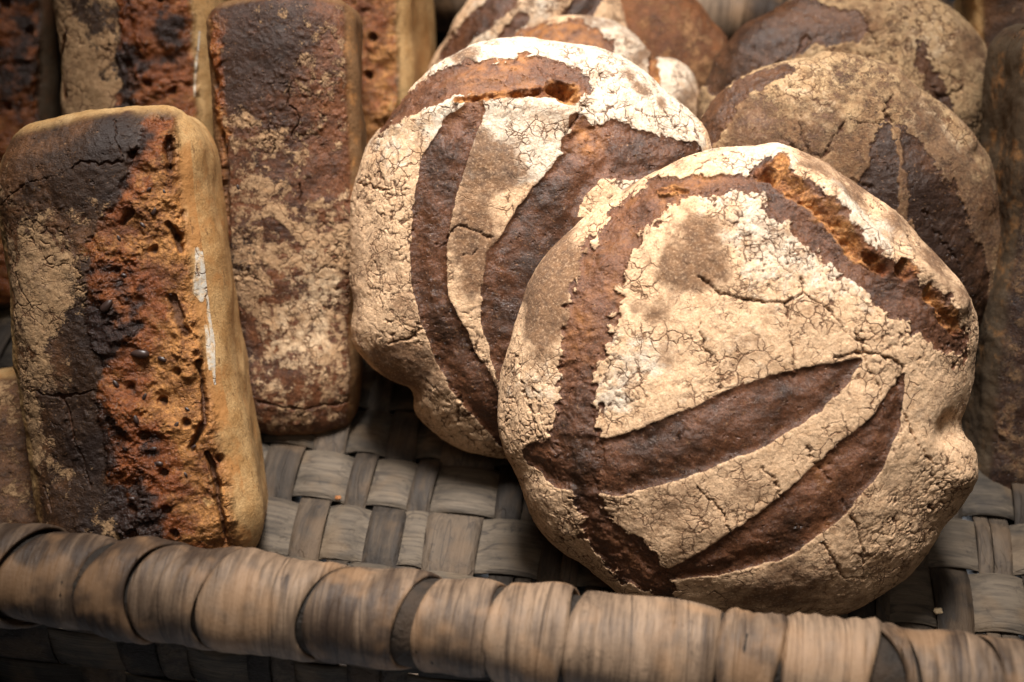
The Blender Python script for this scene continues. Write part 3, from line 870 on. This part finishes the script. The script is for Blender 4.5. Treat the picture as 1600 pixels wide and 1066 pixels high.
def add_seeds(L, o, pts):
    """seeds stuck in the crust, each a part of its loaf."""
    me = o.data
    co = np.empty(len(me.vertices) * 3, np.float32); me.vertices.foreach_get('co', co); co = co.reshape(-1, 3)
    for x, y, ln, ang in pts:
        a, b = L.loc(x, y)
        m = (np.abs(co[:, 0] - a) < .003) & (np.abs(co[:, 1] - b) < .003) & (co[:, 2] > 0)
        z = co[m, 2].mean() if m.any() else L.t / 2
        l = ln * L.meanscale() / 2
        t = math.radians(ang)
        d = np.array([-math.sin(t), math.cos(t), 0]); e = np.array([math.cos(t), math.sin(t), 0])
        ellipsoid('seed', np.array([a, b, z + l * .10]), (e * l * .5, d * l, np.array([0, 0, l * .38])), M_SEED, o)


# front left tin loaf
t1 = Tin((238, 905, .800), (133, 186, .775), .127, .090, spin=-2, rad=.024, res=(330, 700, 150), seed=5, bow=.0035, shear=-.002, taper=-.055)
tin_a = make_tin(t1, 'tin_loaf', seed=5, floury=.46, thin_amp=.55,
    torn=[[(245, 200, 26), (245, 260, 44), (238, 330, 66), (228, 400, 86), (225, 480, 92), (240, 560, 88), (250, 650, 92), (262, 740, 98), (280, 830, 98), (290, 890, 90)]],
    holes=[([(262, 215, 6), (268, 235, 10), (270, 262, 8)], .007), ([(262, 350, 6), (275, 372, 8), (285, 392, 6)], .005), ([(268, 470, 8), (280, 500, 10), (290, 520, 7)], .004),
           ([(313, 570, 6), (322, 620, 5), (322, 660, 6), (300, 700, 9)], .006), ([(325, 710, 4), (340, 760, 6), (345, 800, 7), (355, 850, 5)], .007), ([(205, 330, 6), (190, 350, 6)], .003)],
    cracks=[([(2, 320), (40, 285), (90, 275), (125, 252), (150, 258), (190, 255)], 2), ([(182, 190), (180, 215), (192, 245)], 2), ([(40, 605), (95, 622), (150, 610)], 3), ([(95, 622), (108, 650), (120, 700), (140, 760)], 3),
            ([(20, 400), (30, 450), (50, 480)], 2.5), ([(70, 760), (80, 800)], 3)],
    thin_and_shade=[(60, 240, 90, .7), (170, 230, 70, .9), (120, 640, 40, .5), (110, 820, 60, .6), (150, 560, 50, .8), (140, 700, 60, .8), (150, 420, 40, .5)],
    flourb=[(70, 430, 70, .35), (60, 520, 60, .3), (30, 620, 50, .25), (60, 700, 40, .25), (120, 400, 30, .2)],
    scorch_and_shade=[(190, 225, 55, .9), (100, 260, 60, .5), (160, 300, 40, .5), (150, 420, 40, .45), (140, 520, 50, .75), (125, 620, 40, .6), (140, 700, 55, .8), (160, 800, 90, .9), (230, 840, 60, .6),
            (280, 740, 30, .3), (200, 440, 34, .5), (190, 520, 50, .6), (200, 620, 34, .45), (240, 690, 36, .35), (230, 540, 30, .25), (270, 300, 50, -.5), (265, 400, 40, -.3), (290, 600, 50, -.5), (320, 800, 40, -.3), (300, 500, 40, -.4), (300, 380, 30, -.6), (320, 480, 26, -.5), (335, 640, 30, -.6), (350, 740, 30, -.5), (280, 250, 30, -.6), (365, 840, 26, -.5)],
    whiteline=[[(309, 388, 3), (314, 420, 8), (312, 455, 9), (316, 470, 3)], [(316, 395, 2.6), (326, 470, 3.2), (333, 560, 2.8), (336, 600, 1.8)], [(322, 510, 2.0), (331, 575, 4.5)]],
    bright=[(300, 400, 50, .3)])
add_seeds(t1, tin_a, [(218, 553, 30, 80), (252, 562, 16, 60), (276, 664, 13, -40), (248, 725, 15, 75), (238, 702, 14, 90), (240, 330, 14, -30), (222, 352, 12, 40), (184, 372, 10, 20),
                      (297, 205, 12, 10), (214, 655, 16, 15), (300, 560, 10, -20), (168, 478, 26, -50), (196, 700, 10, 40), (289, 742, 9, 30), (263, 460, 9, 60), (232, 296, 10, -60), (180, 600, 14, 30), (225, 620, 12, -35), (205, 780, 13, 70), (250, 800, 11, -20), (292, 640, 10, 50), (210, 520, 11, -15), (192, 430, 12, 60), (256, 300, 9, 15), (300, 700, 10, -60), (262, 850, 11, 35), (318, 300, 9, 10), (172, 740, 10, -40)])
tag(tin_a, 'front left tin loaf with a torn orange burst along its scorched top and dark seeds', 'bread', GROUP_T)

# second tin loaf, floured face
t2 = Tin((462, 672, .888), (434, 8, .842), .086, .09, spin=1, rad=.0125, taper=.10, mat=M_TIN_DARK, res=(260, 560, 110), seed=8, bow=.003)
tin_b = make_tin(t2, 'tin_loaf', seed=8, floury=.38, thin_amp=.75, cell=190, crk=1.0,
    torn=[[(322, 60, 26), (322, 160, 24), (330, 300, 18), (345, 420, 12), (365, 520, 6)]],
    holes=[([(350, 210, 5), (352, 330, 6), (362, 470, 6)], .004)],
    cracks=[([(452, 140), (450, 165), (468, 185), (455, 215)], 2.2), ([(452, 130), (430, 132)], 1.6), ([(430, 215), (425, 240)], 2), ([(470, 290), (468, 350)], 2), ([(400, 628), (470, 640), (545, 628)], 4)],
    thin_and_shade=[(430, 60, 70, .5), (390, 120, 50, .4), (470, 180, 30, .5), (390, 540, 30, .4), (400, 240, 30, .3), (480, 300, 30, .3)],
    flourb=[(420, 260, 60, .25), (500, 400, 60, .25), (460, 520, 60, .3), (400, 440, 22, .5), (510, 120, 40, .15)],
    scorch_and_shade=[(380, 80, 90, .5), (360, 400, 50, .6), (420, 60, 70, .3), (350, 560, 60, .6), (460, 330, 40, .25)],
    bright=[(500, 450, 70, .6), (460, 560, 80, .6), (530, 300, 40, .5)])
tag(tin_b, 'narrow tin loaf with flour mottled brown face, standing beside the round loaves', 'bread', GROUP_T)

t3 = Tin((215, 520, .940), (185, -105, .895), .108, .085, spin=-8, rad=.018, res=(170, 330, 60), seed=14, bow=.004)
tin_c = make_tin(t3, 'tin_loaf', seed=14, floury=.62, thin_amp=.45, cell=110,
    torn=[[(255, -60, 60), (245, 20, 62), (250, 100, 68), (255, 180, 70), (260, 300, 70)]],
    holes=[([(202, 100, 6), (210, 125, 8)], .005), ([(100, 60, 5), (90, 95, 4), (100, 150, 6)], .0025)],
    thin_and_shade=[(150, 20, 50, .4)], flourb=[(120, 100, 70, .45), (100, 160, 60, .3)],
    scorch_and_shade=[(240, 20, 120, .35), (250, 150, 100, .3), (180, 90, 26, .9), (190, 150, 40, .6), (130, 15, 50, .5), (260, 40, 26, .4), (95, 170, 20, .6), (230, 120, 30, -.2)],
    whiteline=[[(312, 50, 1.6), (306, 100, 2), (303, 150, 1.4)]])
tag(tin_c, 'tin loaf with black cracked flour patch beside rough tear, behind the front left loaf', 'bread', GROUP_T)

t4 = Tin((-30, 470, .965), (-58, -140, .92), .105, .085, spin=0, rad=.016, mat=M_TIN_SHADED, res=(90, 200, 50), seed=19, bow=.004)
tin_d = make_tin(t4, 'tin_loaf', seed=19, floury=.2, torn=[[(-20, -80, 90), (-20, 200, 90), (-20, 400, 90)]], scorch_and_shade=[(30, 60, 300, .75)])  # the wide patch paints the corner's shade over the whole loaf
tag(tin_d, 'dark reddish tin loaf cut by the top left corner of the picture', 'bread', GROUP_T)

t5 = Tin((515, 420, .985), (512, -210, .94), .108, .09, spin=-14, rad=.014, res=(130, 240, 60), seed=27, bow=.003)
tin_e = make_tin(t5, 'tin_loaf', seed=27, floury=.4, torn=[[(570, -100, 60), (575, 60, 56), (578, 150, 50), (578, 300, 50)]], scorch_and_shade=[(570, 60, 160, .22)],
                 tear_amp=.006)
tag(tin_e, 'tin loaf showing a rough orange strip and a pale side, behind the flour mottled one', 'bread', GROUP_T)

t6 = Tin((-55, 905, .835), (-75, 590, .845), .105, .085, spin=2, rad=.018, res=(90, 200, 50), seed=33, bow=.004)
tin_f = make_tin(t6, 'tin_loaf', seed=33, floury=.40, scorch_and_shade=[(20, 700, 60, .3)])
tag(tin_f, 'short dark loaf low in the left corner beside the torn loaf and behind the rim', 'bread', GROUP_T)

t7 = Tin((1680, 800, .875), (1772, 55, .82), .118, .085, spin=4, rad=.016, mat=M_TIN_SHADED, res=(110, 260, 60), seed=37, bow=.003)
tin_g = make_tin(t7, 'tin_loaf', seed=37, floury=.42, thin_amp=.5, bright=[(1600, 700, 60, .3)])
tag(tin_g, 'tin loaf with smooth greyish tan side cut off by the right border', 'bread', GROUP_T)

t8 = Tin((1640, 500, .965), (1655, -120, .92), .108, .09, spin=-4, rad=.014, res=(80, 200, 50), seed=39, bow=.004)
tin_h = make_tin(t8, 'tin_loaf', seed=39, floury=.25, scorch_and_shade=[(1570, 60, 120, .2)])
tag(tin_h, 'brown loaf in the top right corner, standing behind the smooth sided one', 'bread', GROUP_T)


# ================================================================== BASKET
YAW = math.radians(-8.0)
XB = np.array([math.cos(YAW), math.sin(YAW), 0]); YB = np.array([-math.sin(YAW), math.cos(YAW), 0]); ZB = np.array([0, 0, 1.0])
RIM_Z = .088
RF = at_z(800, 990, RIM_Z)           # a point of the front rim's axis
RB = at_z(1140, 28, RIM_Z)
BO = np.array([RF[0], RF[1], 0.0])   # basket frame: origin under the front rim
DEPTH = float(np.dot(RB - RF, YB))
XL, XR = -.56, .54


def wood_material(name, a, b, stain=(.03, .024, .02), axis=(1, 1, 1), amt=.5, rough=.75):
    m = NT(name)
    tn = m.attr('tone')
    fib = m.noise(90, 5, .7, m.stretch(axis), .3)
    fib2 = m.noise(420, 3, .6, m.stretch(axis))
    blot = m.noise(26, 5, .65)
    f = m.math('ADD', m.math('MULTIPLY', fib, 1.1), m.math('MULTIPLY', tn, .65))
    f = m.math('ADD', f, m.math('MULTIPLY', blot, .55))
    col = m.mix(m.ss(f, .80, 1.38), a, b)
    col = m.mix(m.math('MULTIPLY', m.ss(fib2, .42, .70), .50), col, stain)
    split = m.math('SUBTRACT', 1.0, m.ss(m.math('ABSOLUTE', m.math('SUBTRACT', m.noise(70, 2, .4, m.stretch(tuple(a * .35 if a < 1 else a for a in axis)), .6), .5)), .0, .018))
    col = m.mix(m.math('MULTIPLY', split, .7), col, stain)
    spots = m.ss(m.noise(75, 6, .8, None, .5), .56, .68)
    col = m.mix(m.math('MULTIPLY', spots, amt), col, stain)
    col = m.mix(m.math('MULTIPLY', m.ss(m.noise(34, 3, .5), .50, .66), .35), col, (a[0] * 1.35, a[1] * 1.12, a[2] * .85, 1))
    m.link(col, m.b.inputs['Base Color'])
    m.b.inputs['Roughness'].default_value = rough
    m.b.inputs['Specular IOR Level'].default_value = .3
    h = m.math('ADD', m.math('MULTIPLY', fib, .0016), m.math('MULTIPLY', fib2, .0010))
    h = m.math('SUBTRACT', h, m.math('MULTIPLY', m.math('SUBTRACT', 1.0, m.ss(m.noise(55, 2, .5, m.stretch(tuple(a * .5 if a < 1 else a for a in axis)), 1.2), .42, .44)), .0006))
    h = m.math('ADD', h, m.math('MULTIPLY', m.noise(500, 3, .6), .0003))
    bp = m.n('ShaderNodeBump')
    m.link(h, bp.inputs['Height']); bp.inputs['Distance'].default_value = 1.0; bp.inputs['Strength'].default_value = .8
    m.t.links.new(bp.outputs[0], m.b.inputs['Normal'])
    return m.m


M_WEFT = wood_material('grey weft splint', (.118, .092, .066), (.019, .015, .011), axis=(.10, 1, 1), amt=.9)
M_WARP = wood_material('grey warp splint', (.092, .067, .046), (.014, .010, .007), axis=(1, .10, 1), amt=.9)
M_RIM = wood_material('rim splint', (.315, .215, .14), (.060, .038, .025), stain=(.035, .022, .016), axis=(1, .10, .10), amt=.55, rough=.6)
M_TABLE = NT('pale cloth')
M_TABLE.link(M_TABLE.mix(M_TABLE.noise(60, 4), (.42, .46, .54, 1), (.52, .56, .62, 1)), M_TABLE.b.inputs['Base Color'])
M_TABLE.b.inputs['Roughness'].default_value = .9
M_TABLE = M_TABLE.m

basket = bpy.data.objects.new('bread_basket', None)
COL.objects.link(basket)
basket.matrix_world = Matrix([[XB[0], YB[0], 0, BO[0]], [XB[1], YB[1], 0, BO[1]], [0, 0, 1, 0], [0, 0, 0, 1]])
tag(basket, 'wide shallow basket woven from flat grey brown splints that holds all the loaves', 'basket')


def strip_mesh(path, side, up, width, thick, V, F, T, tone, nw=5, wob=None):
    """flat splint along a path of points; side / up are per point directions; cupped section."""
    base = len(V)
    n = len(path)
    ring = []
    for k in range(nw + 1):
        c = k / nw * 2 - 1
        ring.append((c, .5 * (1 - .55 * c ** 4)))
    for k in range(nw, -1, -1):
        c = k / nw * 2 - 1
        ring.append((c, -.5))
    m = len(ring)
    for i in range(n):
        w = width[i] if hasattr(width, '__len__') else width
        for c, h in ring:
            V.append(path[i] + side[i] * (c * w / 2) + up[i] * (h * thick))
            T.append(tone)
    for i in range(n - 1):
        for k in range(m):
            a = base + i * m + k; b = base + i * m + (k + 1) % m
            F.append((a, b, b + m, a + m))
    F.append(tuple(base + k for k in range(m))[::-1])
    F.append(tuple(base + (n - 1) * m + k for k in range(m)))


def weave(name, parent, O, X, Y, N, x0, x1, y0, y1, cw, rh, amp=.0016, th=.0014, jit=1.0, seed=0, tonebase=0.0):
    """plain weave panel: wefts run along X, warps along Y; N is its outward normal."""
    name_weft, name_warp = 'weft', 'warp'
    e = bpy.data.objects.new(name, None); COL.objects.link(e); e.parent = parent; parent = e
    r = random.Random(seed)
    rows = []
    y = y0
    while y < y1:
        h = rh * r.uniform(.86, 1.16)
        rows.append((y, min(h, y1 - y + .02)))
        y += h
    cols = []
    x = x0
    while x < x1:
        w = cw * r.uniform(.62, 1.55)
        cols.append((x, w))
        x += w
    # weft
    V, F, T = [], [], []
    for j, (y, h) in enumerate(rows):
        path, up, sd = [], [], []
        ph = r.uniform(0, 9)
        for i, (x, w) in enumerate(cols):
            for q in np.linspace(0, 1, 7)[:-1]:
                sgn = 1 if (i + j) % 2 == 0 else -1
                z = amp * sgn * math.sin(math.pi * q) ** .6 if 0 < q < 1 else 0.0
                yy = y + h / 2 + .0018 * math.sin((x + w * q) * 23 + ph) * jit
                path.append(O + X * (x + w * q) + Y * yy + N * z)
                up.append(N); sd.append(Y + 0 * X)
        tilt = r.uniform(-.04, .04)
        up = [unit(N + Y * tilt)] * len(path); sd = [unit(Y - N * tilt)] * len(path)
        strip_mesh(path, sd, up, h * r.uniform(.90, .985), th, V, F, T, r.uniform(0, 1) * .7 + tonebase)
    F2 = [f[::-1] for f in F]
    mesh_obj(name_weft, V, F2, M_WEFT, parent, True, {'tone': T})
    V, F, T = [], [], []
    for i, (x, w) in enumerate(cols):
        path = []
        ph = r.uniform(0, 9); ph2 = r.uniform(0, 9)
        wl = []
        drift = r.uniform(-1, 1) * .003
        ww = w * r.uniform(.74, .96)
        for j, (y, h) in enumerate(rows):
            for q in np.linspace(0, 1, 7)[:-1]:
                sgn = -1 if (i + j) % 2 == 0 else 1
                z = (amp * 1.5 + .0012) * sgn * math.sin(math.pi * q) ** .6 if 0 < q < 1 else 0.0
                yy = y + h * q
                xx = x + w / 2 + (.0022 * math.sin(yy * 19 + ph) + drift * math.sin(yy * 7 + ph2)) * jit
                path.append(O + X * xx + Y * yy + N * z)
                wl.append(ww * (1 + .07 * math.sin(yy * 31 + ph2)))
        tilt = r.uniform(-.07, .07)
        up = [unit(N + X * tilt)] * len(path); sd = [unit(X - N * tilt)] * len(path)
        if r.random() < .35:
            fr = r.uniform(.35, .65)
            for a0, a1 in ((-.5, fr - .52), (fr - .48, .5)):
                cpt = [p + X * (q * (a0 + a1) / 2) for p, q in zip(path, wl)]
                strip_mesh(cpt, sd, [unit(N + X * r.uniform(-.09, .09))] * len(path), [q * (a1 - a0) for q in wl], th, V, F, T, r.uniform(0, 1) * .9 + tonebase)
        else:
            strip_mesh(path, sd, up, wl, th, V, F, T, r.uniform(0, 1) * .9 + tonebase)
    mesh_obj(name_warp, V, F, M_WARP, parent, True, {'tone': T})


eX, eY, eZ = np.array([1., 0, 0]), np.array([0, 1., 0]), np.array([0, 0, 1.])
Z0 = np.zeros(3)
weave('woven_floor', basket, Z0 + eZ * .0, eX, eY, eZ, XL, XR, .012, DEPTH - .01, .0235, .044, amp=.0021, seed=4)
weave('woven_wall', basket, Z0 + eY * .006, eX, eZ, -eY, XL, XR, -.040, RIM_Z - .012, .034, .036, amp=.0012, seed=9, tonebase=.35)
weave('woven_wall', basket, eY * (DEPTH - .004), -eX, eZ, -eY, -XR, -XL, -.002, RIM_Z - .01, .036, .036, amp=.0012, seed=10, tonebase=.35)
weave('woven_wall', basket, eX * (XL + .004), -eY, eZ, eX, -DEPTH, 0, -.002, RIM_Z - .01, .036, .036, amp=.0012, seed=12, tonebase=.35)
weave('woven_wall', basket, eX * (XR - .004), eY, eZ, -eX, 0, DEPTH, -.002, RIM_Z - .01, .036, .036, amp=.0012, seed=13, tonebase=.35)


def wrap(parent, A, D, Lx, R, x, w, slant, tone, seed, lift, ry=1.0, name='rim_wrap'):
    """one splint wound around the rim roll; A axis start, D direction along the rim."""
    r = random.Random(seed)
    n2 = unit(np.cross(D, eZ)) * -1
    nu, nw = 60, 16
    V, F, T = [], [], []
    ph1, ph2 = r.uniform(0, 6), r.uniform(0, 6)
    wv = r.uniform(.5, 1.4)
    for layer in (0, 1):
        for i in range(nu + 1):
            th = 2 * math.pi * i / nu
            for k in range(nw + 1):
                c = k / nw
                xx = x + w * c + slant * math.sin(th - .6) + .0016 * math.sin(th * 2 + ph1) * (2 * c - 1) * wv
                rr = R * (1 + .03 * math.sin(xx * 37) + .012 * math.sin(xx * 90 + 1)) + .0010 + lift * c + .0004 * math.sin(c * 31 + ph2) * (1 + math.sin(th * 2 + ph1)) + .0007 * math.sin(th * 3 + ph2 + c * 3) + .0007 * math.sin(c * 7 + ph1)
                rr -= .0007 * (abs(2 * c - 1) ** 12)
                if layer: rr -= .0018
                dz, dy = math.cos(th), math.sin(th)
                V.append(A + D * xx + eZ * (dz * rr * ry) + n2 * (dy * rr))
                T.append(tone)
    m = nw + 1
    off = (nu + 1) * m
    for i in range(nu):
        for k in range(nw):
            a = i * m + k
            F.append((a, a + 1, a + m + 1, a + m))
            b = off + a
            F.append((b, b + m, b + m + 1, b + 1))
        for k, fl in ((0, False), (nw, True)):
            a = i * m + k
            q = (a, a + m, off + a + m, off + a)
            F.append(q[::-1] if fl else q)
    return mesh_obj(name, V, F, M_RIM, parent, True, {'tone': T})


M_CORE = wood_material('dark cane core', (.07, .05, .036), (.02, .015, .011))


def tube(name, A, D, Lx, R, mat, parent):
    V, F = [], []
    n2 = np.cross(D, eZ)
    for i in range(41):
        for j in range(20):
            t = 2 * math.pi * j / 20
            V.append(A + D * (Lx * i / 40) + eZ * math.cos(t) * R + n2 * math.sin(t) * R)
    for i in range(40):
        for j in range(20):
            a = i * 20 + j; b = i * 20 + (j + 1) % 20
            F.append((a, b, b + 20, a + 20))
    return mesh_obj(name, V, F, mat, parent, True, {'tone': [.9] * len(V)})


RR = .0235
rs = random.Random(21)
A0 = np.array([0, 0, RIM_Z])
rim_f = tube('rim', np.array([XL, 0, RIM_Z]), eX, XR - XL, RR - .0015, M_CORE, basket)
rim_b = tube('rim', np.array([XL, DEPTH, RIM_Z]), eX, XR - XL, RR - .0015, M_CORE, basket)
# boundaries of the front wraps, measured along the rim in photo pixels
edges = [-420, -330, -250, -170, -75, 60, 178, 262, 365, 530, 672, 780, 900, 1128, 1222, 1368, 1402, 1530, 1640, 1760]
def rim_x(px):
    r = ray(px, 990 + (px - 800) * .105)
    best = None
    for _ in range(3):
        # nearest point along rim axis to the ray
        w0 = CAM - RF
        a, b, c = np.dot(r, r), np.dot(r, XB), 1.0
        d, e = np.dot(r, w0), np.dot(XB, w0)
        return (a * e - b * d) / (a * c - b * b)
xs = [rim_x(p) for p in edges]
for k in range(len(xs) - 1):
    x, w = xs[k], xs[k + 1] - xs[k]
    gap = rs.uniform(.0008, .0024) if k not in (8, 9) else .004
    pxm = edges[k]
    sl = .012 if pxm < 560 else (.004 if pxm < 1300 else -.009)
    wrap(rim_f, A0, eX, 0, RR, x, w - gap, sl, (rs.uniform(0, .6) if pxm > 360 else rs.uniform(.55, 1.05)), k, rs.uniform(-.001, .0032))  # left wraps get darker tones, painting the light's falloff into their colour
xx = XL
k = 100
while xx < XR:
    w = rs.uniform(.030, .044)
    wrap(rim_b, np.array([0, DEPTH, RIM_Z]), eX, 0, RR, xx, w + .002, rs.uniform(-.004, .008), rs.uniform(0, .9), k, (.002 if k % 2 else .0008))
    xx += w
    k += 1
for side_x in (XL, XR):
    rim_s = tube('rim', np.array([side_x, .0, RIM_Z]), eY, DEPTH, RR - .002, M_CORE, basket)
    yy = .02
    while yy < DEPTH - .02:
        w = rs.uniform(.034, .046)
        wrap(rim_s, np.array([side_x, 0, RIM_Z]), eY, 0, RR, yy, w + .002, 0, rs.uniform(.2, .9), k, (.002 if k % 2 else .0008))
        yy += w
        k += 1

# table top below and behind the basket
V = [(-3, -2, -.042), (3, -2, -.042), (3, 4, -.042), (-3, 4, -.042)]
tb = mesh_obj('ground', V, [(0, 1, 2, 3)], M_TABLE, None, False)
tag(tb, kind='structure')

# crumbs
M_CR = NT('crumb'); M_CR.link(M_CR.mix(M_CR.noise(500), (.50, .34, .18, 1), (.70, .55, .36, 1)), M_CR.b.inputs['Base Color']); M_CR = M_CR.m
M_CR2 = NT('orange crumb'); M_CR2.link(M_CR2.mix(M_CR2.noise(500), (.22, .075, .02, 1), (.32, .13, .04, 1)), M_CR2.b.inputs['Base Color']); M_CR2 = M_CR2.m
def crumb(px, py, r, mat, label, seed, s=(1, .8, .6)):
    p = at_z(px, py, .004)
    q = np.random.default_rng(seed)
    V, F = [], []
    n = 10
    for i in range(n + 1):
        for j in range(n * 2):
            th, ph = math.pi * i / n, math.pi * j / n
            d = np.array([math.sin(th) * math.cos(ph), math.sin(th) * math.sin(ph), math.cos(th)])
            k = 1 + .2 * math.sin(d[0] * 5 + seed) * math.cos(d[1] * 4) + .1 * math.sin(d[2] * 9 + d[0] * 7)
            V.append(d * r * k * np.array(s))
    for i in range(n):
        for j in range(n * 2):
            a = i * 2 * n + j; b = i * 2 * n + (j + 1) % (2 * n)
            F.append((a, a + 2 * n, b + 2 * n, b))
    o = mesh_obj('bread_crumb', V, F, mat, None)
    o.location = p
    tag(o, label, 'crumb', 'crumbs on the basket floor')
crumb(1466, 955, .0026, M_CR, 'pale crumb on the basket floor in the lower right', 1)
crumb(528, 778, .0019, M_CR2, 'tiny orange crumb on the basket floor in the gap left of the round loaves', 2)
